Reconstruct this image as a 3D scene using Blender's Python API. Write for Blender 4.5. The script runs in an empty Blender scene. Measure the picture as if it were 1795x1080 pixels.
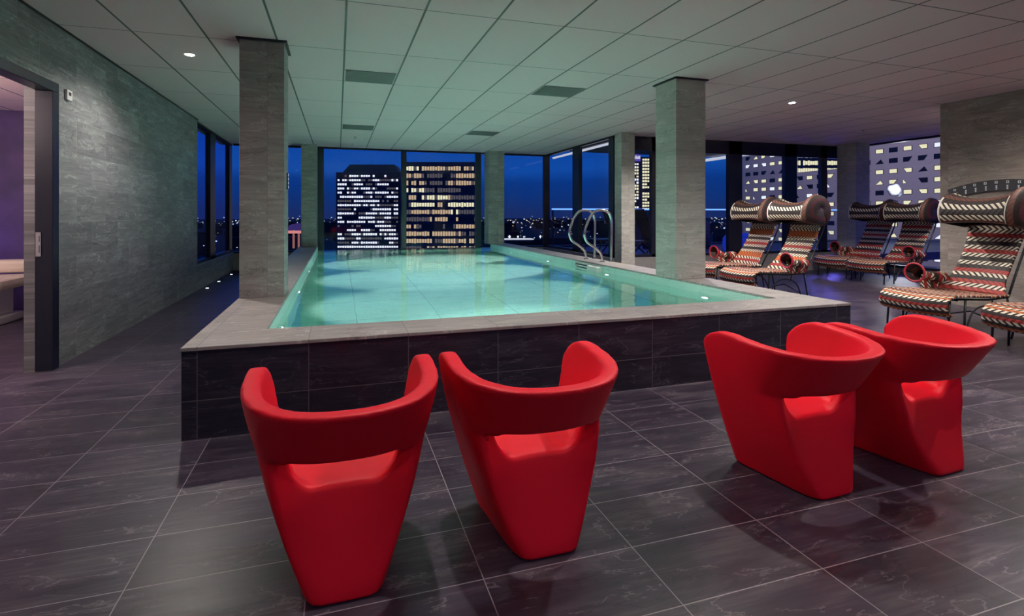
import bpy, bmesh, math, random
import numpy as np
from mathutils import Vector, Matrix
PI = math.pi
sc = bpy.context.scene
COL = sc.collection
random.seed(7)

# ------------------------------------------------------------ camera, sky, exposure
YAW = 0.2932
cam = bpy.data.objects.new('camera', bpy.data.cameras.new('camera'))
COL.objects.link(cam)
cam.location = (0, 0, 1.3)
cam.rotation_euler = (PI / 2, 0, -YAW)
cam.data.sensor_width = 36
cam.data.lens = 888 / 1795 * 36
cam.data.shift_x = (897.5 - 860) / 1795
cam.data.shift_y = -(540 - 375) / 1795
cam.data.clip_end = 9000
cam.data.clip_start = 0.05
sc.camera = cam
sc.view_settings.view_transform = 'Standard'
sc.view_settings.look = 'None'
sc.view_settings.exposure = 0.0
sc.view_settings.gamma = 1.0
sc.view_settings.use_curve_mapping = False

class NT:
    """small helper for node trees"""
    def __init__(s, tree):
        s.t = tree; s.n = tree.nodes; s.l = tree.links
    def new(s, typ, **kw):
        n = s.n.new(typ)
        for k, v in kw.items():
            setattr(n, k, v)
        return n
    def put(s, sock, v):
        if isinstance(v, bpy.types.NodeSocket): s.l.new(v, sock)
        elif v is not None: sock.default_value = v
    def m(s, op, a, b=None, c=None):
        n = s.new('ShaderNodeMath', operation=op)
        s.put(n.inputs[0], a); s.put(n.inputs[1], b); s.put(n.inputs[2], c)
        return n.outputs[0]
    def xyz(s, x, y, z):
        n = s.new('ShaderNodeCombineXYZ')
        s.put(n.inputs[0], x); s.put(n.inputs[1], y); s.put(n.inputs[2], z)
        return n.outputs[0]
    def mix(s, f, a, b):
        n = s.new('ShaderNodeMix', data_type='RGBA')
        s.put(n.inputs[0], f); s.put(n.inputs[6], a); s.put(n.inputs[7], b)
        return n.outputs[2]
    def ramp(s, f, stops, interp='LINEAR'):
        n = s.new('ShaderNodeValToRGB'); r = n.color_ramp; r.interpolation = interp
        while len(r.elements) > 1: r.elements.remove(r.elements[-1])
        r.elements[0].position = stops[0][0]; r.elements[0].color = (*stops[0][1], 1)
        for p, c in stops[1:]:
            e = r.elements.new(p); e.color = (*c, 1)
        s.put(n.inputs[0], f)
        return n.outputs[0]
    def noise(s, vec, scale, detail=4, rough=0.55, dist=0.0):
        n = s.new('ShaderNodeTexNoise')
        s.put(n.inputs['Vector'], vec); n.inputs['Scale'].default_value = scale
        n.inputs['Detail'].default_value = detail; n.inputs['Roughness'].default_value = rough
        n.inputs['Distortion'].default_value = dist
        return n.outputs['Fac']

world = bpy.data.worlds.new('dusk_sky'); sc.world = world; world.use_nodes = True
w = NT(world.node_tree); w.n.clear()
tc = w.new('ShaderNodeTexCoord'); sp = w.new('ShaderNodeSeparateXYZ'); w.l.new(tc.outputs['Generated'], sp.inputs[0])
cl = w.noise(w.xyz(w.m('MULTIPLY', sp.outputs[0], 1.2), w.m('MULTIPLY', sp.outputs[1], 1.2), w.m('MULTIPLY', sp.outputs[2], 9)), 2.0, 5, .55)
el = w.m('ADD', sp.outputs[2], w.m('MULTIPLY', w.m('SUBTRACT', cl, .5), .05))
skyc = w.ramp(el, [(0, (.010, .026, .13)), (.03, (.005, .032, .18)), (.06, (.003, .038, .23)), (.085, (.006, .07, .37)), (.13, (.004, .06, .35)), (.4, (.008, .06, .30)), (1, (.01, .04, .2))])
bg = w.new('ShaderNodeBackground'); w.l.new(skyc, bg.inputs[0]); bg.inputs[1].default_value = 1.0
wo = w.new('ShaderNodeOutputWorld'); w.l.new(bg.outputs[0], wo.inputs[0])

# ------------------------------------------------------------ frame helpers
F_, CX, CY = 888., 860., 375.
CS, SN = math.cos(YAW), math.sin(YAW)
def at(px, py, d):
    """world point on a picture ray at forward distance d (used only to read positions of far things)"""
    r = (px - CX) * d / F_
    return Vector((r * CS + d * SN, -r * SN + d * CS, 1.3 - (py - CY) * d / F_))

# ------------------------------------------------------------ materials
MATS = {}
def pbr(name, color=(.5, .5, .5), rough=.5, metal=0.0, spec=.5, emit=None, estr=0.0, coat=0.0):
    m = bpy.data.materials.new(name); m.use_nodes = True
    b = m.node_tree.nodes['Principled BSDF']
    b.inputs['Base Color'].default_value = (*color, 1)
    b.inputs['Roughness'].default_value = rough
    b.inputs['Metallic'].default_value = metal
    b.inputs['Specular IOR Level'].default_value = spec
    b.inputs['Coat Weight'].default_value = coat
    if emit:
        b.inputs['Emission Color'].default_value = (*emit, 1)
        b.inputs['Emission Strength'].default_value = estr
    MATS[name] = m
    return m
def grainy(name, color, amount=.08, scale=60, **kw):
    """plain material with a faint mottling and bump, procedural"""
    m = pbr(name, color, **kw); t = NT(m.node_tree); b = t.n['Principled BSDF']
    g = t.new('ShaderNodeNewGeometry')
    f = t.noise(g.outputs['Position'], scale, 3)
    t.l.new(t.mix(f, (*[c * (1 - amount) for c in color], 1), (*[min(1, c * (1 + amount)) for c in color], 1)), b.inputs['Base Color'])
    bp = t.new('ShaderNodeBump'); bp.inputs['Strength'].default_value = .08; bp.inputs['Distance'].default_value = .002
    t.l.new(f, bp.inputs['Height']); t.l.new(bp.outputs[0], b.inputs['Normal'])
    return m

def stone(name, uaxis, vaxis, su, sv, u0, v0, dark, mid, light, joint, rough=.4, jw=.004, stagger=0.0, cut=None, tilevar=.25, veins=1.0, spec=.5, vs=5.0, vd=1.2):
    """sawn travertine-look tiles: streaks along u, joints on a su x sv grid in metres"""
    m = pbr(name, mid, rough=rough, spec=spec); t = NT(m.node_tree); b = t.n['Principled BSDF']
    g = t.new('ShaderNodeNewGeometry'); s = t.new('ShaderNodeSeparateXYZ'); t.l.new(g.outputs['Position'], s.inputs[0])
    def comp(ax):
        if ax == 'H':      # horizontal run on walls facing either way
            return t.m('ADD', s.outputs[0], s.outputs[1])
        return s.outputs['XYZ'.index(ax)]
    u = comp(uaxis); v = comp(vaxis)
    if cut: u = t.m('ADD', u, t.m('MULTIPLY', t.m('GREATER_THAN', u, cut[0]), cut[1]))
    vv = t.m('DIVIDE', t.m('SUBTRACT', v, v0), sv); row = t.m('FLOOR', vv)
    uu = t.m('DIVIDE', t.m('SUBTRACT', u, u0), su)
    if stagger: uu = t.m('ADD', uu, t.m('MULTIPLY', row, stagger))
    colm = t.m('FLOOR', uu); fu = t.m('FRACT', uu); fv = t.m('FRACT', vv)
    eu = t.m('MULTIPLY', t.m('MINIMUM', fu, t.m('SUBTRACT', 1.0, fu)), su)
    ev = t.m('MULTIPLY', t.m('MINIMUM', fv, t.m('SUBTRACT', 1.0, fv)), sv)
    jm = t.m('LESS_THAN', t.m('MINIMUM', eu, ev), jw / 2)
    wn = t.new('ShaderNodeTexWhiteNoise', noise_dimensions='3D'); t.l.new(t.xyz(colm, row, 3.0), wn.inputs[0])
    rnd = wn.outputs['Value']
    off = t.m('MULTIPLY', rnd, 37.0)
    st = t.xyz(t.m('ADD', t.m('MULTIPLY', u, .9), off), t.m('MULTIPLY', v, vs), off)
    n1 = t.noise(st, 2.2, 8, .62, .6)
    n2 = t.noise(t.xyz(t.m('ADD', t.m('MULTIPLY', u, 1.6), off), t.m('MULTIPLY', v, 26.0), off), 2.0, 5, .6, .3)
    n3 = t.noise(t.xyz(t.m('ADD', t.m('MULTIPLY', u, 1.1), off), t.m('MULTIPLY', v, 3.2), off), 1.7, 6, .55, vd)
    f = t.m('ADD', t.m('MULTIPLY', n1, .6), t.m('MULTIPLY', n2, .4))
    base = t.ramp(f, [(.3, dark), (.5, mid), (.68, light)])
    vein = t.m('LESS_THAN', t.m('ABSOLUTE', t.m('SUBTRACT', n3, .5)), .006)
    vein2 = t.m('MULTIPLY', vein, t.m('MULTIPLY', t.m('GREATER_THAN', n1, .47), .5 * veins))
    base = t.mix(vein2, base, (*[min(1, c * 2.1 + .02) for c in light], 1))
    dv = t.m('LESS_THAN', t.m('ABSOLUTE', t.m('SUBTRACT', n3, .44)), .008)
    base = t.mix(t.m('MULTIPLY', dv, .45), base, (*[c * .6 for c in dark], 1))
    hsv = t.new('ShaderNodeHueSaturation'); t.l.new(base, hsv.inputs['Color'])
    t.l.new(t.m('ADD', 1 - tilevar / 2, t.m('MULTIPLY', rnd, tilevar)), hsv.inputs['Value'])
    colr = t.mix(jm, hsv.outputs[0], (*joint, 1))
    t.l.new(colr, b.inputs['Base Color'])
    t.l.new(t.m('ADD', rough, t.m('MULTIPLY', t.m('SUBTRACT', n1, .5), .25)), b.inputs['Roughness'])
    bp = t.new('ShaderNodeBump'); bp.inputs['Strength'].default_value = .25; bp.inputs['Distance'].default_value = .004
    t.l.new(t.m('SUBTRACT', f, t.m('MULTIPLY', jm, .6)), bp.inputs['Height']); t.l.new(bp.outputs[0], b.inputs['Normal'])
    return m

floor_m = stone('floor_stone', 'X', 'Y', .602, .307, .4975, 1.4255, (.017, .013, .024), (.046, .034, .058), (.120, .096, .112), (.36, .31, .34), rough=.36, cut=(1.96, .089), tilevar=.5, jw=.0038, vs=3.6, veins=.8, vd=.35)
wall_l_m = stone('wall_stone', 'Y', 'Z', .602, .307, .1, .0, (.13, .13, .14), (.21, .21, .22), (.34, .34, .345), (.33, .33, .34), rough=.55, stagger=.5, tilevar=.35, jw=.003, veins=.6)
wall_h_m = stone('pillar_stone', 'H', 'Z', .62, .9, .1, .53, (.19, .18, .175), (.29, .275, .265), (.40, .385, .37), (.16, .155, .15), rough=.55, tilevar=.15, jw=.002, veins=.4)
lit_p_m = stone('lit_pillar_stone', 'H', 'Z', .62, .9, .1, .53, (.31, .30, .28), (.44, .42, .39), (.56, .54, .50), (.22, .21, .20), rough=.55, tilevar=.12, jw=.002, veins=.4, vs=3.6)  # same pillar stone, colour lightened for the pillars in brighter light
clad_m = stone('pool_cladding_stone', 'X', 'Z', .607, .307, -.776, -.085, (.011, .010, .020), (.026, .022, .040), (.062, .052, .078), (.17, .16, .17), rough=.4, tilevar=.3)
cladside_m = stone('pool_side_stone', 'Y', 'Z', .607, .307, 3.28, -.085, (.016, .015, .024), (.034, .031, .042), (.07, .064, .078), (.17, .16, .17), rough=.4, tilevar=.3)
coping_m = stone('coping_stone', 'X', 'Y', .607, .607, -.17, .25, (.25, .22, .215), (.36, .32, .31), (.46, .42, .40), (.17, .16, .16), rough=.5, tilevar=.12, veins=.5)
pool_m = stone('pool_tile', 'X', 'Y', .9, .9, .2, .3, (.30, .68, .62), (.36, .77, .70), (.44, .85, .77), (.22, .45, .43), rough=.4, tilevar=.05, veins=0, jw=.012)
poolw_m = stone('pool_wall_tile', 'H', 'Z', .6, .4, .1, .13, (.50, .74, .68), (.58, .82, .76), (.66, .88, .82), (.45, .64, .6), rough=.4, tilevar=.05, veins=0)
ceil_mats = {}
def ceiling_material():
    m = pbr('ceiling_tile', (.5, .5, .49), rough=.85); t = NT(m.node_tree); b = t.n['Principled BSDF']
    g = t.new('ShaderNodeNewGeometry'); s = t.new('ShaderNodeSeparateXYZ'); t.l.new(g.outputs['Position'], s.inputs[0])
    uu = t.m('DIVIDE', t.m('SUBTRACT', s.outputs[0], .0645), .6); vv = t.m('DIVIDE', t.m('SUBTRACT', s.outputs[1], 3.974), 1.2)
    fu = t.m('FRACT', uu); fv = t.m('FRACT', vv)
    eu = t.m('MULTIPLY', t.m('MINIMUM', fu, t.m('SUBTRACT', 1.0, fu)), .6)
    ev = t.m('MULTIPLY', t.m('MINIMUM', fv, t.m('SUBTRACT', 1.0, fv)), 1.2)
    j = t.m('MAXIMUM', t.m('LESS_THAN', eu, .011), t.m('LESS_THAN', ev, .006))
    j2 = t.m('MAXIMUM', t.m('LESS_THAN', eu, .006), t.m('LESS_THAN', ev, .003))
    n = t.noise(g.outputs['Position'], 220, 2)
    wn = t.new('ShaderNodeTexWhiteNoise', noise_dimensions='2D'); t.l.new(t.xyz(t.m('FLOOR', uu), t.m('FLOOR', vv), 0.0), wn.inputs[0])
    base = t.mix(n, (.74, .58, .60, 1), (.80, .625, .65, 1))
    hv = t.new('ShaderNodeHueSaturation'); t.l.new(base, hv.inputs['Color']); t.l.new(t.m('ADD', .96, t.m('MULTIPLY', wn.outputs['Value'], .06)), hv.inputs['Value'])
    c = t.mix(j, hv.outputs[0], (.30, .30, .29, 1)); c = t.mix(j2, c, (.10, .10, .10, 1))
    t.l.new(c, b.inputs['Base Color'])
    bp = t.new('ShaderNodeBump'); bp.inputs['Strength'].default_value = .4; bp.inputs['Distance'].default_value = .004
    t.l.new(t.m('SUBTRACT', t.m('MULTIPLY', n, .1), j), bp.inputs['Height']); t.l.new(bp.outputs[0], b.inputs['Normal'])
    return m
ceil_m = ceiling_material()
red_m = grainy('red_plastic', (.88, .004, .024), .04, 300, rough=.5, spec=.3)
steel_m = pbr('polished_steel', (.75, .77, .78), rough=.15, metal=1)
black_m = grainy('black_metal', (.012, .012, .016), rough=.4)
frame_m = grainy('dark_window_frame', (.010, .012, .028), rough=.35)
white_m = grainy('white_plastic', (.75, .75, .73), rough=.4)
cream_m = grainy('cream_leather', (.72, .62, .52), rough=.5)
vent_m = pbr('vent_grey', (.16, .16, .16), rough=.6)
trim_m = grainy('pale_trim', (.35, .34, .33), rough=.6)
sill_m = grainy('stone_plinth', (.27, .25, .25), amount=.2, scale=12, rough=.55)
terr_m = grainy('terrace_decking', (.06, .06, .09), rough=.6)
cond_m = grainy('dark_facade', (.012, .014, .035), rough=.5)
def emis(name, c, s): return pbr(name, (0, 0, 0), emit=c, estr=s, rough=.6, spec=0)
lampw_m = emis('lamp_lens', (1, .95, .88), 40)
lampc_m = emis('pool_lamp_lens', (.95, 1, .95), 6)
ledb_m = emis('blue_led', (.15, .35, 1), 1.8)
ledw_m = emis('white_led', (.8, .85, 1), .7)

def glass_mat(name, tint, rough=.0, refl=.75):
    m = bpy.data.materials.new(name); m.use_nodes = True; t = NT(m.node_tree); t.n.clear()
    lw = t.new('ShaderNodeLayerWeight'); lw.inputs[0].default_value = .5
    fres = t.m('ADD', .035, t.m('MULTIPLY', t.m('POWER', lw.outputs['Facing'], 5.0), refl))
    tr = t.new('ShaderNodeBsdfTransparent'); tr.inputs[0].default_value = (*tint, 1)
    gl = t.new('ShaderNodeBsdfGlossy'); gl.inputs['Roughness'].default_value = rough; gl.inputs[0].default_value = (.8, .8, .8, 1)
    mx = t.new('ShaderNodeMixShader'); t.l.new(fres, mx.inputs[0]); t.l.new(tr.outputs[0], mx.inputs[1]); t.l.new(gl.outputs[0], mx.inputs[2])
    o = t.new('ShaderNodeOutputMaterial'); t.l.new(mx.outputs[0], o.inputs[0])
    MATS[name] = m
    return m
glass_m = glass_mat('window_glass', (.93, .95, .98))
def water_mat():
    m = bpy.data.materials.new('pool_water'); m.use_nodes = True; t = NT(m.node_tree); t.n.clear()
    g = t.new('ShaderNodeNewGeometry')
    n = t.noise(g.outputs['Position'], 3.5, 3, .5, .4)
    bp = t.new('ShaderNodeBump'); bp.inputs['Strength'].default_value = .10; bp.inputs['Distance'].default_value = .03; t.l.new(n, bp.inputs['Height'])
    fr = t.new('ShaderNodeFresnel'); fr.inputs[0].default_value = 1.333; t.l.new(bp.outputs[0], fr.inputs['Normal'])
    rf = t.new('ShaderNodeBsdfRefraction'); rf.inputs['IOR'].default_value = 1.333; rf.inputs['Roughness'].default_value = .0
    rf.inputs[0].default_value = (.93, 1, .99, 1); t.l.new(bp.outputs[0], rf.inputs['Normal'])
    gl = t.new('ShaderNodeBsdfGlossy'); gl.inputs['Roughness'].default_value = .03; t.l.new(bp.outputs[0], gl.inputs['Normal'])
    mx = t.new('ShaderNodeMixShader'); t.l.new(fr.outputs[0], mx.inputs[0]); t.l.new(rf.outputs[0], mx.inputs[1]); t.l.new(gl.outputs[0], mx.inputs[2])
    o = t.new('ShaderNodeOutputMaterial'); t.l.new(mx.outputs[0], o.inputs[0])
    return m
water_m = water_mat()

# ------------------------------------------------------------ mesh helpers
class MB:
    def __init__(s): s.v = []; s.f = []; s.mi = []; s.uv = []
    def box(s, x0, x1, y0, y1, z0, z1, mi=0, M=None):
        b = len(s.v)
        for z in (z0, z1):
            for y in (y0, y1):
                for x in (x0, x1):
                    p = Vector((x, y, z)); s.v.append(M @ p if M else p)
        for q in ((0, 2, 3, 1), (4, 5, 7, 6), (0, 1, 5, 4), (2, 6, 7, 3), (0, 4, 6, 2), (1, 3, 7, 5)):
            s.f.append([b + i for i in q]); s.mi.append(mi)
        return s
    def quad(s, pts, mi=0):
        b = len(s.v); s.v += [Vector(p) for p in pts]; s.f.append(list(range(b, b + len(pts)))); s.mi.append(mi); return s
    def tube(s, pts, r, n=10, mi=0, caps=True, closed=False):
        pts = [Vector(p) for p in pts]; rr = r if isinstance(r, (list, tuple)) else [r] * len(pts)
        b = len(s.v); N = len(pts); up = None
        for i, p in enumerate(pts):
            if closed: d = (pts[(i + 1) % N] - pts[i - 1]).normalized()
            else: d = (pts[min(i + 1, N - 1)] - pts[max(i - 1, 0)]).normalized()
            if up is None: up = Vector((0, 0, 1)) if abs(d.z) < .9 else Vector((1, 0, 0))
            a = d.cross(up)
            if a.length < 1e-5: a = d.cross(Vector((0, 1, 0)))
            a.normalize(); c = a.cross(d).normalized(); up = c
            for k in range(n):
                t = 2 * PI * k / n
                s.v.append(p + (a * math.cos(t) + c * math.sin(t)) * rr[i])
        for i in range(N if closed else N - 1):
            j = (i + 1) % N
            for k in range(n):
                s.f.append([b + i * n + k, b + i * n + (k + 1) % n, b + j * n + (k + 1) % n, b + j * n + k]); s.mi.append(mi)
        if caps and not closed:
            s.f.append([b + k for k in range(n)][::-1]); s.mi.append(mi)
            s.f.append([b + (N - 1) * n + k for k in range(n)]); s.mi.append(mi)
        return s
    def cyl(s, c, r0, r1, z0, z1, n=24, mi=0):
        return s.tube([(c[0], c[1], z0), (c[0], c[1], z1)], [r0, r1], n, mi)
    def build(s, name, mats, parent=None, smooth=False, bevel=0, M=None):
        me = bpy.data.meshes.new(name)
        me.from_pydata([tuple((M @ v) if M else v) for v in s.v], [], s.f)
        for m_ in (mats if isinstance(mats, (list, tuple)) else [mats]): me.materials.append(m_)
        for p, i in zip(me.polygons, s.mi): p.material_index = i; p.use_smooth = smooth
        bm = bmesh.new(); bm.from_mesh(me); bmesh.ops.recalc_face_normals(bm, faces=bm.faces); bm.to_mesh(me); bm.free()
        o = bpy.data.objects.new(name, me); COL.objects.link(o)
        if parent: o.parent = parent
        if bevel:
            b = o.modifiers.new('bevel', 'BEVEL'); b.width = bevel; b.segments = 2; b.limit_method = 'ANGLE'
        return o
def tag(o, label=None, cat=None, group=None, kind=None):
    for k, v in (('label', label), ('category', cat), ('group', group), ('kind', kind)):
        if v: o[k] = v
    return o
def empty(name, loc=(0, 0, 0), rz=0, label=None, cat=None, group=None, kind=None):
    o = bpy.data.objects.new(name, None); COL.objects.link(o); o.location = loc; o.rotation_euler = (0, 0, rz)
    o.empty_display_size = .1
    return tag(o, label, cat, group, kind)
def copy_tree(o, parent=None):
    c = o.copy(); COL.objects.link(c)
    if parent: c.parent = parent
    for ch in list(o.children): copy_tree(ch, c)
    return c
def struct(name, mb, mats, parent=None, **kw):
    o = mb.build(name, mats, parent, **kw)
    if not parent: o['kind'] = 'structure'
    return o
def light(name, kind, loc, energy, color, parent=None, **kw):
    d = bpy.data.lights.new(name, kind); d.energy = energy; d.color = color
    for k, v in kw.items(): setattr(d, k, v)
    o = bpy.data.objects.new(name, d); COL.objects.link(o); o.location = loc
    if parent: o.parent = parent
    return o
def aim(o, target):
    o.rotation_euler = (Vector(target) - Vector(o.location)).to_track_quat('-Z', 'Y').to_euler()

# ------------------------------------------------------------ room shell
H = 2.907
XL, YB = -2.28, 12.8          # left wall face, back glass plane
NX, NY = 5.43, 9.2            # recess: glass side plane and right window wall plane
RX, RG = 8.48, 11.75          # right stone wall, far right glass
struct('floor', MB().box(-9, 14, -4.2, 3.31, -.2, 0).box(-9, -.83, 3.31, 13.2, -.2, 0).box(4.21, 14, 3.31, 13.2, -.2, 0), floor_m)
struct('ceiling', MB().box(-2.6, NX + .07, -4.2, 13.1, H, H + .3).box(NX + .07, RG + .3, -4.2, NY + .1, H, H + .3), ceil_m)
# left wall: door opening Y 3.3..5.18 z<2.38, window opening Y>9.67 z .41
struct('wall_left', MB().box(XL - .18, XL, 5.17, 9.67, 0, H).box(XL - .18, XL, 3.6, 5.17, 2.38, H).box(XL - .18, XL, -4.2, 3.6, 0, H).box(XL - .25, XL, 9.67, 13.05, 0, .41), wall_l_m)
wall_r_m = stone('right_wall_stone', 'H', 'Z', .9, 1.0, .1, .0, (.20, .17, .15), (.31, .265, .24), (.45, .39, .355), (.18, .16, .14), rough=.55, tilevar=.12, jw=.002, veins=.4, vs=3.6)
struct('wall_right', MB().box(RX, RX + .3, -4.2, 5.22, 0, H).box(RX + .3, RG + .3, 4.92, 5.22, 0, H), wall_r_m)
wb = MB()
for a, b in ((-2.6, -1.6), (.4, 1.0), (3.0, 3.6), (5.6, 6.2), (8.2, 8.9)): wb.box(a, b, -4.4, -4.2, 0, H)
struct('wall_back', wb, wall_h_m)
# windows --------------------------------------------------------------
def window(name, horiz, plane, a0, a1, z0, z1, posts, pane=None, depth=.09, rail=.06, header=None):
    """posts: list of (centre, width). horiz: plane runs along X (Y=plane) or along Y"""
    t = empty(name, kind='structure')
    fr = MB()
    def bx(p0, p1, q0, q1, zz0, zz1, mb):
        if horiz: mb.box(p0, p1, q0, q1, zz0, zz1)
        else: mb.box(q0, q1, p0, p1, zz0, zz1)
    bx(a0, a1, plane - depth / 2, plane + depth / 2, z0, z0 + rail, fr)
    hz = header if header else z1 - .04
    bx(a0, a1, plane - depth / 2, plane + depth / 2, hz, z1, fr)
    for c, wd in posts: bx(c - wd / 2, c + wd / 2, plane - depth / 2, plane + depth / 2, z0, z1, fr)
    fr.build('frame', frame_m, t)
    gl = MB()
    if horiz: gl.quad([(a0, plane, z0), (a1, plane, z0), (a1, plane, z1), (a0, plane, z1)])
    else: gl.quad([(plane, a0, z0), (plane, a1, z0), (plane, a1, z1), (plane, a0, z1)])
    gl.build('pane', pane or glass_m, t)
    return t
window('window_1', False, XL - .12, 9.67, 13.0, .41, H, [(9.70, .06), (11.15, .42), (12.9, .3)], pane=glass_mat('film_glass', (.55, .65, 1), .4, .12))
window('window_2', True, YB, XL, 5.55, .40, H, [(-.39, .15), (1.585, .13), (3.52, .15), (5.45, .17)], rail=.03)
window('window_3', False, NX + .02, NY, YB, .40, H, [(10.93, .33), (9.30, .2)])
window('window_4', True, NY, NX, RG, .40, H, [(6.35, .14), (8.42, .36), (9.98, .35), (10.98, .18), (11.6, .12)], header=2.62)
window('window_5', False, RG, 5.22, NY, .12, H, [(5.3, .08), (9.1, .12)])
for i, (a, b) in enumerate(((-1.6, .4), (1.0, 3.0), (3.6, 5.6), (6.2, 8.2))):
    window('window_%d' % (6 + i), True, -4.3, a, b, .0, H, [(a + .04, .08), (b - .04, .08)])
# plinths under the glass, as stone trims
struct('trim_1', MB().box(NX - .10, NX + .12, NY - .1, YB, 0, .40), sill_m)
struct('trim_2', MB().box(NX + .12, RG + .1, NY - .12, NY + .12, 0, .40), sill_m)
struct('trim_3', MB().box(RG - .08, RG + .1, 5.22, NY - .12, 0, .12), sill_m)
struct('trim_4', MB().box(XL, 5.33, YB - .06, YB + .1, 0, .40), sill_m)
struct('trim_5', MB().box(XL - .01, XL + .012, -4.2, 9.67, H - .018, H - .001), black_m)

# pillars ---------------------------------------------------------------
def pillar(x0, x1, y0, y1, z0, label, cap=True, mat=None):
    t = empty('stone_pillar', ((x0 + x1) / 2, (y0 + y1) / 2, z0), label=label, cat='pillar')
    hx, hy = (x1 - x0) / 2, (y1 - y0) / 2
    MB().box(-hx, hx, -hy, hy, 0, H - z0 - .003).build('shaft', mat or lit_p_m, t, bevel=.004)
    if cap:
        c = MB()
        c.box(-hx - .025, hx + .025, -hy - .025, hy + .025, H - z0 - .018, H - z0 - .001)
        c.build('ceiling_trim', black_m, t)
    return t
CZ = .532
pillar(-.855, -.475, 5.06, 5.44, CZ, 'large shaded stone pillar at the left front corner of the pool', mat=wall_h_m)  # darker copy of the stone carries this pillar's shade
pillar(3.80, 4.215, 5.06, 5.46, CZ, 'large stone pillar on the right pool edge, lit pale green on its pool side')
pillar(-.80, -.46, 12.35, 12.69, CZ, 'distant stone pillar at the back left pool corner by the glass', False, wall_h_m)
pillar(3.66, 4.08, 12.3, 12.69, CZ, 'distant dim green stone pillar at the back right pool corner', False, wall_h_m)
pillar(5.36, 5.66, 8.82, 9.08, 0, 'stone pillar standing behind the steel pool handrails', False)
pillar(11.18, 11.60, 8.55, 9.0, 0, 'grey stone pillar at the right window corner behind the recliners', False)

# ------------------------------------------------------------ pool
PX0, PX1, PY0, PY1 = -.862, 4.24, 3.28, YB - .06
IX0, IX1, IY0 = -.452, 3.842, 3.675
WZ = .425
pool = empty('swimming_pool', ((PX0 + PX1) / 2, PY0, 0), label='raised rectangular swimming pool of glowing turquoise water with grey stone rim', cat='swimming pool')
inv = Matrix.Translation(-Vector(pool.location))
def ppart(name, mb, mats, **kw): return mb.build(name, mats, pool, M=inv, **kw)
cz0 = CZ - .022
c = MB().box(PX0, PX1, PY0, IY0, cz0, CZ).box(PX0, IX0, IY0, PY1, cz0, CZ).box(IX1, PX1, IY0, PY1, cz0, CZ)
ppart('coping', c, coping_m, bevel=.003)
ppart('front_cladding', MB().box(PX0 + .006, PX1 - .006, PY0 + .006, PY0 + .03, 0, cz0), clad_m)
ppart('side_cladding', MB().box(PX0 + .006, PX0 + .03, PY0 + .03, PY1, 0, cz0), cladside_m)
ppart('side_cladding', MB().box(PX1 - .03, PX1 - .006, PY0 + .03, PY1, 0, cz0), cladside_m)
PD = -.85
b = MB()
b.quad([(IX0, IY0, PD), (IX1, IY0, PD), (IX1, PY1, PD), (IX0, PY1, PD)], 0)
b.quad([(IX0, IY0, PD), (IX0, PY1, PD), (IX0, PY1, cz0), (IX0, IY0, cz0)], 1)
b.quad([(IX1, IY0, PD), (IX1, PY1, PD), (IX1, PY1, cz0), (IX1, IY0, cz0)], 1)
b.quad([(IX0, IY0, PD), (IX1, IY0, PD), (IX1, IY0, cz0), (IX0, IY0, cz0)], 1)
b.quad([(IX0, PY1, PD), (IX1, PY1, PD), (IX1, PY1, WZ), (IX0, PY1, WZ)], 1)
ppart('basin', b, [pool_m, poolw_m])
wat = ppart('water', MB().quad([(IX0, IY0, WZ), (IX1, IY0, WZ), (IX1, PY1 + .02, WZ), (IX0, PY1 + .02, WZ)]), water_m)
if wat.data.polygons[0].normal.z < 0: wat.data.flip_normals()
# underwater lamps
PLAMP = 2300
for sx, X, ys in ((1, IX0, (4.4, 6.3, 8.4, 10.5)), (-1, IX1, (4.6, 6.7, 8.9, 11.0))):
    for y in ys:
        L = MB().tube([(X, y, .2), (X + sx * .02, y, .2)], [.07, .06], 20, 0).tube([(X + sx * .02, y, .2), (X + sx * .026, y, .2)], [.045, .045], 20, 1)
        lo = ppart('pool_lamp', L, [steel_m, lampc_m])
        s = light('pool_lamp_beam', 'SPOT', (X + sx * .06, y, .2), PLAMP, (1, .89, .80), spot_size=math.radians(78), spot_blend=1.0, shadow_soft_size=.10)
        aim(s, (X + sx * .95, y, -.85))
# slatted inlet and skimmer box in the right pool wall
g = MB()
g.box(IX1 - .03, IX1 - .002, 7.18, 7.74, .30, .325).box(IX1 - .03, IX1 - .002, 7.18, 7.74, .485, .50)
for k in range(3): g.box(IX1 - .03, IX1 - .006, 7.18, 7.74, .345 + k * .047, .362 + k * .047)
g.box(IX1 - .03, IX1 - .002, 7.72, 7.74, .30, .50)
g.box(IX1 - .006, IX1 - .001, 7.18, 7.74, .30, .50, 1)
ppart('inlet_grille', g, [white_m, black_m])
ppart('skimmer_box', MB().box(IX1 - .10, IX1 - .002, 6.86, 7.18, .29, .49), white_m, bevel=.006)

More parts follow.
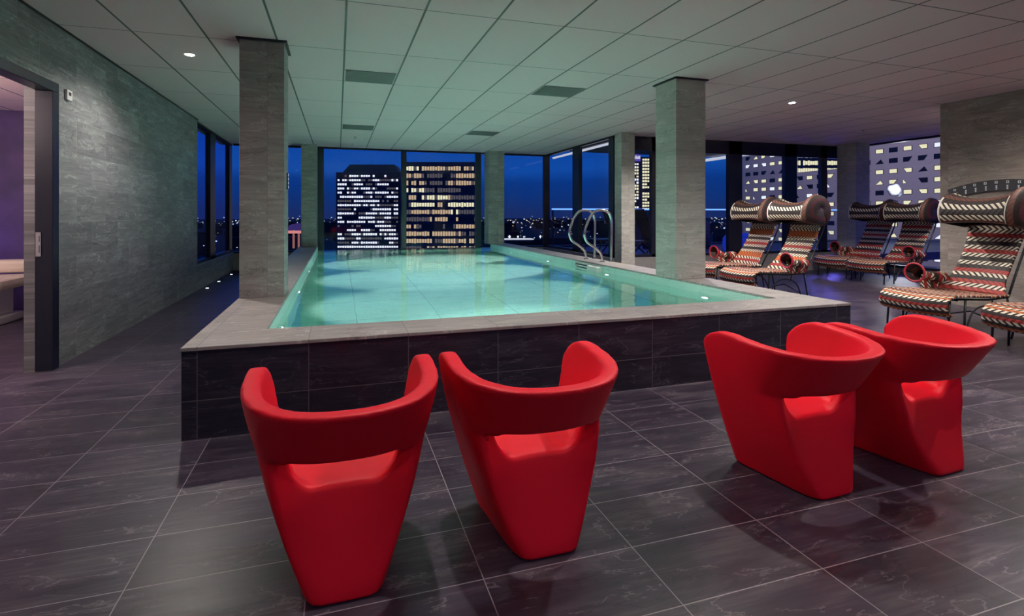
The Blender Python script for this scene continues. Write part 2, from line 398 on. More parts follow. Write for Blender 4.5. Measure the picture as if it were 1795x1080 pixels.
# pool handrails ---------------------------------------------------------
HR = [(4.307, .534), (4.312, .9), (4.312, 1.17), (4.29, 1.27), (4.245, 1.33), (4.14, 1.36), (4.02, 1.34), (3.93, 1.245), (3.87, 1.12), (3.835, 1.02), (3.835, .95), (3.88, .85), (4.0, .77), (4.10, .69), (4.14, .61), (4.148, .534)]
def smooth_pts(P, k=5):
    out = []
    for i in range(len(P) - 1):
        p0, p1, p2, p3 = P[max(i - 1, 0)], P[i], P[i + 1], P[min(i + 2, len(P) - 1)]
        for j in range(k):
            t = j / k
            out.append(tuple(.5 * ((2 * b_) + (-a_ + c_) * t + (2 * a_ - 5 * b_ + 4 * c_ - d_) * t * t + (-a_ + 3 * b_ - 3 * c_ + d_) * t ** 3) for a_, b_, c_, d_ in zip(p0, p1, p2, p3)))
    out.append(tuple(P[-1])); return out
for y, lab in ((7.25, 'curved steel pool handrail, the nearer of the pair on the rim'), (7.8, 'curved steel pool handrail, the farther of the pair on the rim')):
    t = empty('pool_handrail', (4.18, y, CZ), label=lab, cat='handrail')
    MB().tube([(x - 4.18 - .09 * ((x > 4.2) * 0 + 1), 0, z - CZ) for x, z in smooth_pts(HR)], .021, 14).build('rail', steel_m, t, smooth=True)
    for x in (4.307, 4.148): MB().cyl((x - 4.27, 0), .042, .038, 0, .012).build('foot_flange', steel_m, t, smooth=False)

# ------------------------------------------------------------ ceiling fittings
def downlight(x, y, e, label, lit=1):
    t = empty('ceiling_downlight', (x, y, H), label=label, cat='ceiling light')
    r = MB()
    for k in range(28):
        a0, a1 = 2 * PI * k / 28, 2 * PI * (k + 1) / 28
        for (ra, za), (rb, zb) in (((.055, -.004), (.04, -.001)), ((.06, -.002), (.055, -.004))):
            r.quad([(ra * math.cos(a0), ra * math.sin(a0), za), (ra * math.cos(a1), ra * math.sin(a1), za), (rb * math.cos(a1), rb * math.sin(a1), zb), (rb * math.cos(a0), rb * math.sin(a0), zb)])
    r.build('trim_ring', white_m, t)
    MB().cyl((0, 0), .04, .04, -.004, -.001).build('lamp_lens', lampw_m, t)
    s = light('downlight_beam', 'SPOT', (x, y, H - .03), e, (1, .93, .86), spot_size=math.radians(150), spot_blend=.8, shadow_soft_size=.03)
    return t
downlight(-1.43, 5.77, 110, 'bright round downlight in the ceiling left of the dark pillar')
downlight(6.29, 5.75, 220, 'bright round downlight in the ceiling right of the pale green pillar')
for x, y, e, lab in ((.5, 2.7, 95, 'just in front of the raised pool, left'), (2.6, 2.9, 130, 'just in front of the raised pool, right'), (5.4, 2.2, 190, 'in front of the right stone wall recliners'),
                     (5.3, 7.0, 300, 'added as unseen fill behind the pale green pillar'), (7.6, 3.2, 130, 'added as unseen fill above the nearest recliner'),  # both lamps added out of view to brighten recliners and stone
                     (9.4, 5.45, 200, 'added as unseen fill behind the corner of the right stone wall'),  # lamp added out of view to brighten the far recliners
                     (-1.4, -.5, 44, 'behind the camera on the left'), (1.4, -.6, 44, 'straight behind the camera'), (4.4, -.6, 44, 'behind the camera on the right'), (7.3, .2, 50, 'close to the near end of the right stone wall')):
    downlight(x, y, e, 'round ceiling downlight ' + lab)
for i, (x, y) in enumerate(((.0645, 5.85), (.0645, 9.45), (2.4645, 5.85), (2.4645, 9.45))):
    t = empty('ceiling_vent', (x + .3, y + .26, H), cat='vent', label=['dark ceiling vent panel nearest the large left pillar', 'dark ceiling vent panel far back on the left above the pool', 'dark ceiling vent panel left of the pale green pillar', 'dark ceiling vent panel far back right of centre above the pool'][i])
    MB().box(-.28, .28, -.25, .25, -.006, -.001).build('panel', vent_m, t)
    s = MB()
    for k in range(12): s.box(-.27, .27, -.24 + k * .04, -.225 + k * .04, -.009, -.006)
    s.build('slats', vent_m, t)
for x, y, lab in ((.35, 10.9, 'small sprinkler head in the ceiling above the far end of the pool'), (9.6, 7.2, 'small sprinkler head in the ceiling above the far recliners'), (.32, 12.0, 'small sprinkler head in the ceiling close to the back glass')):
    tag(MB().cyl((x, y), .03, .03, H - .008, H).cyl((x, y), .01, .01, H - .04, H - .008).cyl((x, y), .02, .02, H - .044, H - .04).build('ceiling_sprinkler', steel_m), lab, 'sprinkler')

# ------------------------------------------------------------ left side: door, thermostat, side room
struct('door_1', MB().box(XL - .105, XL + .02, 5.07, 5.17, 0, 2.32).box(XL - .105, XL + .02, 3.55, 5.17, 2.32, 2.40).box(XL - .105, XL + .02, 3.55, 3.65, 0, 2.32), frame_m, bevel=.004)
d1 = bpy.data.objects['door_1']
k = MB().box(XL - .095, XL - .06, 5.062, 5.07, .95, 1.15).box(XL - .085, XL - .07, 5.056, 5.062, .98, 1.04).box(XL - .085, XL - .07, 5.056, 5.062, 1.07, 1.12)
tag(k.build('door_strike_plate', steel_m, d1), 'steel strike plate')
struct('trim_6', MB().box(XL - .18, XL - .105, 5.075, 5.17, 0, 2.68), wall_l_m)
t = empty('thermostat', (XL, 5.346, 2.345), label='small white square thermostat on the stone wall beside the door', cat='thermostat')
MB().box(0, .022, -.045, .045, -.045, .045).build('housing', white_m, t, bevel=.004)
MB().box(.022, .024, -.02, .02, -.005, .025).build('display', black_m, t)
# side room behind the door
struct('wall_side_room', MB().box(-7.2, -2.6, 8.3, 8.5, 0, 2.75), MATS.setdefault('purple', grainy('purple_wall', (.07, .04, .14), .7, 3, rough=.5)))
struct('wall_side_room_left', MB().box(-7.4, -7.2, 1.5, 8.5, 0, 2.75), white_m)
struct('wall_side_room_front', MB().box(-7.4, -2.53, 1.3, 1.5, 0, 2.75), white_m)
struct('ceiling_side_room', MB().box(-7.4, -2.47, 1.3, 8.5, 2.68, 2.8), ceil_m)
bed = empty('massage_bed', (-4.3, 7.3, 0), label='cream treatment bed on a white base seen through the doorway', cat='bed')
MB().box(-1.1, .55, -.40, .45, .0, .10).build('base', white_m, bed, bevel=.02)
MB().box(.25, .5, -.3, .35, .1, .42).build('column', white_m, bed, bevel=.03)
MB().box(-.8, -.5, -.3, .35, .1, .42).build('column', white_m, bed, bevel=.03)
m = MB().box(-1.15, .75, -.42, .42, .44, .56); m.build('mattress', cream_m, bed, bevel=.05)
MB().box(-1.15, .75, .30, .44, .58, .74).build('side_bolster', cream_m, bed, bevel=.05)
lr = empty('recessed_lamp', (-4.2, 5.6, 2.68), label='round recessed lamp in the side room ceiling', cat='ceiling light')
MB().cyl((0, 0), .07, .07, -.01, -.001).build('lamp_lens', lampw_m, lr)
light('side_room_front_light', 'POINT', (-3.4, 4.0, 2.3), 70, (1, .80, .74), shadow_soft_size=.15)
light('side_room_light', 'POINT', (-4.2, 5.6, 2.0), 70, (1, .78, .70), shadow_soft_size=.15)
light('side_room_mood_light', 'POINT', (-4.8, 7.6, 1.0), 8, (.25, .15, 1), shadow_soft_size=.1)
# floor drain
dr = empty('floor_drain', (-1.91, 7.5, 0), label='small square metal drain cover in the floor of the left passage', cat='drain')
MB().box(-.07, .07, -.07, .07, 0, .003).build('rim', steel_m, dr)
MB().box(-.06, .06, -.06, .06, .003, .004).build('grate', vent_m, dr)
for y, lab in ((9.9, 'nearest'), (10.8, 'middle'), (12.0, 'farthest')):  # glowing discs stand in for bright glints along the wall base
    fl_ = empty('floor_glint', (-2.18, y, 0), label='tiny glowing disc for a bright glint at the left window wall, %s of three' % lab, cat='floor light')
    MB().cyl((0, 0), .035, .035, 0, .004).build('rim', steel_m, fl_); MB().cyl((0, 0), .022, .022, .004, .006).build('lens', lampc_m, fl_)
# control panel on the pillar
t = empty('control_panel', (-.475, 5.32, 1.62), label='narrow black switch panel with white buttons on the dark pillar', cat='switch panel')
MB().box(.0, .012, -.035, .035, -.08, .08).build('housing', black_m, t)
for kx in range(4): MB().box(.012, .016, -.012, .012, -.068 + kx * .04, -.048 + kx * .04).build('button', ledw_m, t)


# ------------------------------------------------------------ red moulded armchairs
def surface_net(Fv, org, h):
    """polygonise the zero level of a sampled field (negative inside)"""
    ins = Fv < 0
    nx, ny, nz = Fv.shape
    cs = np.zeros((nx - 1, ny - 1, nz - 1), int); acc = np.zeros((nx - 1, ny - 1, nz - 1, 3)); cnt = np.zeros((nx - 1, ny - 1, nz - 1))
    offs = [(i, j, k) for i in (0, 1) for j in (0, 1) for k in (0, 1)]
    sl = lambda o: (slice(o[0], nx - 1 + o[0]), slice(o[1], ny - 1 + o[1]), slice(o[2], nz - 1 + o[2]))
    for o in offs: cs += ins[sl(o)]
    for a in offs:
        for ax in range(3):
            if a[ax]: continue
            b = list(a); b[ax] = 1; b = tuple(b)
            fa, fb = Fv[sl(a)], Fv[sl(b)]; cr = (fa < 0) != (fb < 0)
            t = np.where(cr, fa / np.where(fa - fb == 0, 1, fa - fb), 0)
            for q in range(3):
                acc[..., q] += np.where(cr, a[q] + (t if q == ax else 0), 0)
            cnt += cr
    act = (cs > 0) & (cs < 8); idx = -np.ones(act.shape, int); idx[act] = np.arange(act.sum())
    P = np.argwhere(act) + acc[act] / cnt[act][:, None]
    V = P * h + np.array(org); faces = []
    for ax in range(3):
        u, v = (ax + 1) % 3, (ax + 2) % 3
        a = [slice(1, -1)] * 3; a[ax] = slice(0, -1); b = list(a); b[ax] = slice(1, None)
        A, B = ins[tuple(a)], ins[tuple(b)]
        w_ = np.argwhere(A != B); base = w_.copy()
        for q in (u, v): base[:, q] += 1
        fl = A[tuple(w_.T)]
        def cell(du, dv):
            c_ = base.copy(); c_[:, u] -= du; c_[:, v] -= dv
            return idx[tuple(c_.T)]
        q = np.stack([cell(1, 1), cell(0, 1), cell(0, 0), cell(1, 0)], 1)
        q[~fl] = q[~fl][:, ::-1]; faces.append(q)
    return V, np.concatenate(faces)
def smin(a, b, k):
    h = np.clip(.5 + .5 * (b - a) / k, 0, 1); return b * (1 - h) + a * h - k * h * (1 - h)
def smax(a, b, k): return -smin(-a, -b, k)
def chair_mesh():
    h = .0092; xs = np.arange(-.43, .43, h); ys = np.arange(-.24, .60, h); zs = np.arange(-.03, .76, h)
    x, y, z = np.meshgrid(xs, ys, zs, indexing='ij'); ax = np.abs(x)
    YC = .25; ZB = .455
    ZT = .668 + .042 * np.clip((y + .12) / .42, 0, 1)        # rim climbs a little towards the arms
    def shell(ax, y, z, front=True):
        tz = np.clip(z / .70, 0, 1)
        basew = .128 + .05 * np.clip(y / .45, 0, 1)
        a = basew + (.352 - basew) * (1 - (1 - tz) ** 1.35)
        yS = np.where(z < ZB, .015 * z / ZB, .015 - .135 * (z - ZB) / (.668 - ZB))
        n = 5.5 - 3.2 * np.clip(z / .45, 0, 1)
        yb = np.minimum(y, YC)
        X_ = ax / a; Y_ = np.abs(yb - YC) / (YC - yS)
        rho = (X_ ** n + Y_ ** n + 1e-9) ** (1 / n)
        L = np.sqrt(ax ** 2 + (yb - YC) ** 2) + 1e-6
        o = (rho - 1) * L / rho
        if front:
            o = smax(o, y - (.45 + .10 * tz - .05 * np.clip((ax - .1) / .27, 0, 1) ** 2), .05)
        return o
    S = shell(ax, y, z)
    # scooped lower back, leaning forward as it rises, under the overhanging band
    sc_y = .40 * z * (1 - .8 * np.clip(ax / .30, 0, 1) ** 2.5 * np.clip(z / .3, 0, 1))
    recess = smin((sc_y - y) * .93, ZB - z, .0)
    recess = np.minimum((sc_y - y) * .93, ZB + .0 - z)
    body = smax(S, recess, .016)
    r = .19; qy = y - (.535 - r); qz = z - (ZT - r)
    top = np.sqrt(np.maximum(qy, 0) ** 2 + np.maximum(qz, 0) ** 2) + np.minimum(np.maximum(qy, qz), 0) - r
    body = smax(body, top, .010)
    body = smax(body, -z, .010)
    seat = .335 + .07 * np.clip((y - .12) / .33, 0, 1)
    cav = smax(shell(ax, y, z, False) + .066, seat - z, .05)
    cav = smax(cav, np.where(z < ZB, (sc_y + .045 - y), -1.0), .02)
    body = smax(body, -cav, .016)
    slotlo = .330 + .10 * np.clip(ax / .190, 0, 1.2) ** 4.5
    slot = smax(smax(np.maximum(slotlo, seat) - z, z - (ZB + .016), .008), smax(ax - .188, y - .36, .02), .02)
    body = smax(body, -slot, .010)
    V, Q = surface_net(body, (xs[0], ys[0], zs[0]), h)
    me = bpy.data.meshes.new('armchair_shell')
    me.from_pydata(V.tolist(), [], Q.tolist()); me.materials.append(red_m)
    bm = bmesh.new(); bm.from_mesh(me)
    for _ in range(2): bmesh.ops.smooth_vert(bm, verts=bm.verts, factor=.5, use_axis_x=True, use_axis_y=True, use_axis_z=True)
    zmin = min(v.co.z for v in bm.verts)
    for v in bm.verts: v.co.z -= zmin
    bmesh.ops.recalc_face_normals(bm, faces=bm.faces)
    bm.to_mesh(me); bm.free()
    for p in me.polygons: p.use_smooth = True
    return me
cm = chair_mesh()
for x, y, rz, lab in ((.024, 1.753, 0, 'red moulded plastic tub chair nearest the camera, leftmost of the row'),
                      (.775, 1.76, 0, 'red moulded plastic tub chair second from left, in front of the pool middle'),
                      (2.195, 1.752, 3, 'red moulded plastic tub chair left of the right-hand pair'),
                      (2.945, 1.748, 3, 'red moulded plastic tub chair rightmost of the row, nearest the striped recliners')):
    o = bpy.data.objects.new('tub_chair', cm); COL.objects.link(o); o.location = (x, y, 0); o.rotation_euler = (0, 0, math.radians(rz))
    tag(o, lab, 'chair', 'red moulded tub chairs with a slot in the back')

# ------------------------------------------------------------ woven high-back recliners
def woven(name, bands, per, vfreq=1.0):
    """bands: colours repeated along V (metres); chevron strands along U against near-black"""
    m = pbr(name, (.5, .5, .5), rough=.6); t = NT(m.node_tree); b = t.n['Principled BSDF']
    uv = t.new('ShaderNodeUVMap'); uv.uv_map = 'uv'; s = t.new('ShaderNodeSeparateXYZ'); t.l.new(uv.outputs[0], s.inputs[0])
    u, v = s.outputs[0], s.outputs[1]
    k = t.m('DIVIDE', v, per); N = len(bands)
    row = t.m('FLOOR', k); ph = t.m('FRACT', t.m('DIVIDE', k, N))
    stops = [(i / N, c) for i, c in enumerate(bands)]
    col = t.ramp(ph, stops, 'CONSTANT')
    sgn = t.m('SUBTRACT', t.m('MULTIPLY', t.m('MODULO', t.m('ABSOLUTE', row), 2.0), 2.0), 1.0)
    d = t.m('ADD', t.m('MULTIPLY', u, 18.0), t.m('MULTIPLY', t.m('MULTIPLY', sgn, v), 18.0))
    fr = t.m('FRACT', d)
    strand = t.m('GREATER_THAN', fr, .45)
    warm = t.ramp(ph, [(i / N, (.02, .012, .014) if sum(c) > .9 else tuple(q * .55 for q in c)) for i, c in enumerate(bands)], 'CONSTANT')
    n = t.noise(t.xyz(u, v, 0.0), 40, 2)
    c = t.mix(strand, warm, col)
    hv = t.new('ShaderNodeHueSaturation'); t.l.new(c, hv.inputs['Color']); t.l.new(t.m('ADD', .8, t.m('MULTIPLY', n, .4)), hv.inputs['Value'])
    t.l.new(hv.outputs[0], b.inputs['Base Color'])
    bp = t.new('ShaderNodeBump'); bp.inputs['Strength'].default_value = .7; bp.inputs['Distance'].default_value = .006
    t.l.new(t.m('PINGPONG', d, .5), bp.inputs['Height']); t.l.new(bp.outputs[0], b.inputs['Normal'])
    return m
W_, R_, O_, K_, B_ = (.78, .70, .56), (.42, .035, .03), (.55, .13, .03), (.03, .02, .02), (.16, .06, .04)
weave_a = woven('woven_stripes', [W_, R_, W_, O_, O_, W_, K_, W_, R_, W_, K_, W_, O_, O_, W_, W_, K_], .054)
weave_b = woven('woven_stripes_red', [R_, W_, R_, K_, W_, R_, K_, W_, K_, W_, R_, W_, K_, W_, R_, W_, W_], .054)
weave_seat = woven('woven_seat', [W_, O_, W_, K_, R_, W_, K_, O_], .030)
weave_hood = woven('woven_hood', [K_, W_, K_, W_, B_, R_, B_, W_, K_, B_], .060)
weave_dark = woven('woven_dark', [K_, B_, K_, (.10, .015, .03), K_, (.05, .02, .05)], .05)
weave_arm = woven('woven_arm', [R_, W_, R_, K_, W_], .055)
pipe_m = grainy('cream_piping', (.72, .66, .60), rough=.6)
def sheet(name, rows, mat, parent, thick=.02, usc=1.0, vsc=1.0, closed_v=False, swap=False, mats=None):
    """rows: list of polylines (same length) -> UV mapped sheet, u along a row, v across rows, in metres"""
    R, C_ = len(rows), len(rows[0]); V = [p for r_ in rows for p in r_]
    vv = [0.0]
    for i in range(1, R): vv.append(vv[-1] + (Vector(rows[i][C_ // 2]) - Vector(rows[i - 1][C_ // 2])).length)
    uu = [0.0]
    for j in range(1, C_): uu.append(uu[-1] + (Vector(rows[R // 2][j]) - Vector(rows[R // 2][j - 1])).length)
    me = bpy.data.meshes.new(name); F = []
    for i in range(R - 1):
        for j in range(C_ - 1): F.append((i * C_ + j, i * C_ + j + 1, (i + 1) * C_ + j + 1, (i + 1) * C_ + j))
    me.from_pydata(V, [], F); L = me.uv_layers.new(name='uv')
    for p in me.polygons:
        p.use_smooth = True
        for li in p.loop_indices:
            vi = me.loops[li].vertex_index; i, j = divmod(vi, C_)
            L.data[li].uv = (uu[j] * usc, vv[i] * vsc) if not swap else (vv[i] * vsc, uu[j] * usc)
    for m_ in (mats or [mat]): me.materials.append(m_)
    o = bpy.data.objects.new(name, me); COL.objects.link(o)
    if parent: o.parent = parent
    s = o.modifiers.new('thickness', 'SOLIDIFY'); s.thickness = thick; s.offset = 0
    if mats and len(mats) > 1: s.material_offset = 1
    return o
def recliner(loc, rz, arm, wb_, label, hoodw=.295, sc_=1.0):
    t = empty('recliner', loc, rz, label, 'lounge chair', 'woven striped recliners with rolled hoods')
    W = .33
    # seat: flat, front edge rolling down  (local +y forward, +x lateral)
    prof = [(-.02, .375), (.2, .37), (.45, .385), (.7, .40), (.88, .405), (.97, .385), (1.02, .34), (1.025, .28), (1.0, .225), (.95, .20)]
    prof = smooth_pts(prof, 3)
    rows = []
    for (y, z) in prof:
        wf = W * (1 + .06 * max(0, y))
        rows.append([(wf * q / 8, y + .03 * (abs(q / 8) ** 2) * (-1 if y > .8 else 0), z + .015 * (q / 8) ** 2) for q in range(-8, 9)])
    sheet('seat', rows, weave_seat, t, .022)
    # backrest
    bp_ = smooth_pts([(.0, .385), (-.07, .48), (-.20, .64), (-.34, .86), (-.43, 1.04), (-.47, 1.18)], 4)
    rows = []
    for (y, z) in bp_:
        k = (z - .385) / .8; ww = .285 - .03 * math.sin(PI * min(1, k)) + .10 * max(0, .18 - k) / .18 * .5
        rows.append([(ww * q / 8, y + .05 * (q / 8) ** 2, z) for q in range(-8, 9)])
    sheet('backrest', rows, wb_, t, .025)
    # hood: rolled sheet over the head, flaring into an ear at each side
    rows = []; nth = 22
    for i in range(nth + 1):
        th = math.radians(232 - (232 + 32) * i / nth)
        r_ = []
        for q in range(-12, 13):
            s = q / 12; fl = 1 + .42 * abs(s) ** 2.2
            cy, czz = -.20, 1.30
            yy = cy + .235 * math.cos(th) * (.9 + .12 * abs(s) ** 2); zz = czz + .175 * math.sin(th) * fl * (1 if math.sin(th) > 0 else .95 / fl ** .4)
            r_.append((hoodw * s * (1 + .10 * max(0, math.cos(th)) + .06 * max(0, math.sin(th))), yy, zz))
        rows.append(r_)
    sheet('hood', rows, weave_hood, t, .022, mats=[weave_hood, weave_dark])
    for s_ in (0, -1):     # piping along the hood front ends
        MB().tube([rows[i][s_] for i in range(nth - 7, nth + 1)], .014, 8).build('piping', pipe_m, t, smooth=True)
    MB().tube(rows[-1], .010, 8).build('piping', pipe_m, t, smooth=True)
    # rounded dark end lobes closing the hood sides
    for s_ in (0, -1):
        far = s_ == -1; fs = (1, 1.03, .95, .7, .45, .2, .02) if far else (1, 1.14, 1.2, 1.12, .85, .45, .02)
        ring = [Vector(r_[s_]) for r_ in rows]; cc = sum(ring, Vector()) / len(ring); sg = -1 if s_ == 0 else 1
        lob = []
        for k, f_ in enumerate(fs):
            off = Vector((sg * (.0, .015, .035, .065, .085, .09, .092)[k] * (.3 if far else 1), -(0, .01, .03, .05, .06, .06, .06)[k], (0, .01, .02, .02, .02, .02, .02)[k]))
            lob.append([tuple(cc + (p - cc) * f_ + off) for p in ring + [ring[0]]])
        sheet('hood_end', lob, weave_dark, t, .01)
    # armrest: small side panel and a trumpet-ended roll
    ax_ = arm * (W + .0)
    ctr = smooth_pts([(ax_, -.05, .52), (ax_, .08, .525), (ax_ + arm * .01, .20, .535), (ax_ + arm * .03, .29, .565), (ax_ + arm * .04, .39, .585)], 4)
    rad = [.055, .058, .062, .06, .058, .055, .05, .046, .044, .043, .045, .05, .058, .068, .082, .098, .112]
    rows = []
    for i, p in enumerate(ctr):
        r0 = rad[min(i, len(rad) - 1)]
        rows.append([(p[0] + r0 * math.cos(2 * PI * k / 18), p[1], p[2] + r0 * math.sin(2 * PI * k / 18)) for k in range(19)])
    am = sheet('armrest', rows, weave_arm, t, .012, mats=[weave_dark, weave_arm])
    e = rows[-1]; MB().tube(e[:-1], .012, 8, closed=True).build('arm_rim', MATS['red_trim'], am, smooth=True)
    rows = [[(ax_ - arm * .01 + arm * .02 * math.sin(PI * k / 6), y, .375 + .19 * k / 6) for k in range(7)] for y in [i * .034 - .04 for i in range(12)]]
    sheet('arm_panel', rows, weave_arm, t, .015)
    # frame
    f = MB()
    for sx in (-1, 1):
        X = sx * (W - .02)
        f.tube([(X, -.03, .365), (X, .3, .355), (X, .8, .385)], .011, 8)
        f.tube([(X, -.04, .37), (X * .9, -.24, .64), (X * .9, -.46, 1.05), (X * .9, -.49, 1.18)], .012, 8)
        f.tube(smooth_pts([(X, .04, .04), (X, .12, .20), (X, .26, .275), (X, .42, .285), (X, .56, .21), (X, .64, .06)], 4), .009, 8)
        f.tube([(X, .22, .36), (X, .24, .27)], .008, 8)
    f.tube([(-W + .02, .78, .37), (W - .02, .78, .37)], .010, 8); f.tube([(-W + .02, -.02, .365), (W - .02, -.02, .365)], .010, 8)
    f.tube([(-W + .02, .04, .06), (0, .04, .16), (W - .02, .04, .06)], .008, 8)
    f.build('frame', black_m, t, smooth=True)
    for sx in (-1, 1):
        X = sx * (W - .02)
        for y0, y1 in ((-.02, -.10), (.66, .68), (.90, .93)):
            MB().tube([(X, y0, .37), (X, y1, .0)], [.011, .010], 8).build('leg', black_m, t, smooth=True)
    return t
pbr('red_trim', (.45, .02, .05), rough=.5)
recliner((7.14, 4.06, 0), PI / 2, 1, weave_b, 'striped woven recliner nearest the right stone wall, with a large rolled hood')
recliner((7.02, 3.00, 0), PI / 2, -1, weave_b, 'striped woven recliner cut off by the right photo edge, only its seat end in view')
recliner((6.98, 6.50, 0), PI / 2, -1, weave_a, 'orange striped woven recliner of the pool-side pair, nearer the camera')
recliner((7.15, 7.52, 0), PI / 2, 1, weave_a, 'orange striped woven recliner of the pool-side pair, farther from the camera')
recliner((10.55, 7.14, 0), PI / 2, -1, weave_b, 'dark red striped woven recliner of the far pair, nearer the stone wall')
recliner((10.75, 8.02, 0), PI / 2, 1, weave_b, 'dark red striped woven recliner of the far pair, nearer the corner pillar')

# ------------------------------------------------------------ round dial on the right stone wall
t = empty('wall_dial', (RX, 4.48, 0), label='dark curved panel with a row of small white figures on the right stone wall', cat='wall dial')
RO, RI, CZD = 1.80, 1.655, -.04
P = lambda r, q, x: (x, r * math.sin(q), CZD + r * math.cos(q))
mb = MB(); A1, NA = math.radians(20.5), 30
for i in range(NA):
    a, b_ = -A1 + 2 * A1 * i / NA, -A1 + 2 * A1 * (i + 1) / NA
    for r0, x0, r1, x1 in ((RI, -.03, RO, -.03), (RO, -.03, RO, 0), (RI, 0, RI, -.03)):
        mb.quad([P(r0, a, x0), P(r1, a, x1), P(r1, b_, x1), P(r0, b_, x0)])
for a in (-A1, A1): mb.quad([P(RI, a, -.03), P(RO, a, -.03), P(RO, a, 0), P(RI, a, 0)])
mb.build('arc_panel', grainy('dial_grey', (.045, .045, .055), rough=.5), t)
for k in range(10):
    q = (.54 - .12 * k) / 1.75; m = MB()
    _, y0, z0 = P(1.765, q, 0)
    for (ya, yb_, za, zb_) in ((-.014, .014, .010, .016), (-.014, .014, -.016, -.010), (-.014, -.008, -.016, .016), (.008, .014, -.016, .016)): m.box(-.035, -.030, y0 + ya, y0 + yb_, z0 + za, z0 + zb_)
    m.build('figure', white_m, t); m = MB()
    _, y0, z0 = P(1.695, q, 0)
    for (za, wd) in ((-.028, .007), (-.012, .009), (.004, .007), (.018, .009)): m.box(-.035, -.030, y0 - wd, y0 + wd, z0 + za, z0 + za + .011)
    m.build('figure_caption', white_m, t)

# ------------------------------------------------------------ terrace outside
struct('floor_terrace', MB().box(NX + .12, 22, NY + .12, 15.0, .1, .30).box(RG + .1, 22, 1.0, NY + .12, -.4, -.2), terr_m)
rf = MB().box(5.58, 9.9, NY + .12, 11.6, 2.86, 3.1); struct('ceiling_terrace', rf, frame_m)
struct('roof', MB().box(-7.6, RG + .5, -4.6, 13.2, H + .35, H + .5), cond_m)
t = empty('roof_edge_strip', (5.62, 11.0, 2.80), label='pale lit strip along the terrace roof edge outside the pool glass', cat='trim strip')
MB().box(-.03, .03, -1.7, 1.7, 0, .04).build('strip', ledw_m, t)
t = empty('roof_edge_strip', (9.95, 10.8, 2.78), label='pale lit strip along the terrace roof edge above the recliners', cat='trim strip')
MB().box(-.04, .04, -1.3, 1.6, 0, .07).build('strip', ledw_m, t)
bal = empty('glass_balustrade', (6.15, 14.0, .30), label='long glass balustrade with a blue lit handrail at the terrace edge', cat='balustrade')
MB().box(0, 11.4, -.03, .03, 1.12, 1.165).build('handrail', ledb_m, bal)
for k in range(8): MB().box(.02 + k * 1.42, 1.38 + k * 1.42, -.006, .006, .03, 1.12).build('glass_panel', glass_m, bal)
for x in (0, 11.36): MB().box(x, x + .04, -.03, .03, 0, 1.12).build('post', ledb_m if x else frame_m, bal)
MB().box(0, 11.4, -.05, .05, 0, .05).build('base_rail', frame_m, bal)
def lounge_out(x, y, rz, label):
    t = empty('terrace_chair', (x, y, .30), rz, label, 'outdoor chair')
    MB().box(-.3, .3, -.05, .95, .34, .37).build('seat', black_m, t)
    M = Matrix.Translation((0, -.05, .36)) @ Matrix.Rotation(math.radians(-28), 4, 'X')
    MB().box(-.3, .3, -.02, .02, 0, .85, M=M).build('backrest', black_m, t)
    for sx in (-.28, .28):
        for y0, y1 in ((.0, .35), (.35, -.05), (.85, .95)):
            MB().tube([(sx, y0, .35), (sx, y1, 0)], .018, 8).build('leg', black_m, t)
    return t
lounge_out(7.0, 11.6, PI / 2 + .2, 'dark reclining chair on the terrace behind the steel handrails')
lounge_out(7.1, 10.4, PI / 2 - .1, 'dark reclining chair on the terrace right of the handrail pillar')
for x, y, lab in ((9.75, 10.6, 'round blue glowing pouf on the terrace left of the dark mullion'), (10.6, 11.4, 'round blue glowing pouf on the terrace between the two orange recliners')):
    t = empty('glowing_pouf', (x, y, .30), label=lab, cat='pouf')
    MB().tube([(0, 0, .02), (0, 0, .06), (0, 0, .2), (0, 0, .38), (0, 0, .46), (0, 0, .48)], [.22, .27, .31, .30, .24, .10], 28).build('shell', emis('pouf_glow', (.02, .06, .9), .4) if 'pouf_glow' not in MATS else MATS['pouf_glow'], t, smooth=True)
pl = empty('slatted_planter', (9.3, 12.4, .30), label='low dark slatted planter box on the terrace seen beside the large right pillar', cat='planter')
m = MB().box(-.9, .9, -.3, .3, 0, .80); m.build('box', frame_m, pl)
for k in range(7): MB().box(-.92, .92, -.33, -.30, .05 + k * .11, .12 + k * .11).build('slat', black_m, pl)
light('terrace_blue_light', 'AREA', (8.6, 12.2, 2.7), 60, (.10, .16, 1), size=3.0)
light('terrace_blue_light', 'AREA', (15.0, 7.5, 2.2), 50, (.16, .14, 1), size=2.0)
sp_ = light('terrace_corner_light', 'POINT', (12.6, 10.4, 1.2), 60, (.18, .15, 1), shadow_soft_size=.3)
# small puff of steam beyond the glass
pf = MB()
for (dx, dy, dz, r_) in ((0, 0, 0, .20), (.16, .05, -.04, .15), (-.14, .02, .06, .13), (.05, 0, .12, .13), (.2, 0, -.13, .10)):
    for i in range(8):
        for j in range(12):
            P = lambda i_, j_: (dx + r_ * math.sin(PI * i_ / 8) * math.cos(PI * j_ / 6), dy + r_ * math.sin(PI * i_ / 8) * math.sin(PI * j_ / 6), dz + r_ * math.cos(PI * i_ / 8))
            pf.quad([P(i, j), P(i + 1, j), P(i + 1, j + 1), P(i, j + 1)])
o = pf.build('steam_puff', MATS['white_plastic'], smooth=True); o.location = (19.4, 13.4, 2.15)
tag(o, 'small white puff of steam floating before the pale office block', 'steam', kind='stuff')
light('steam_fill_light', 'POINT', (18.7, 12.7, 2.3), 90, (.9, .9, 1), shadow_soft_size=.1)  # added light, only there to whiten the puff

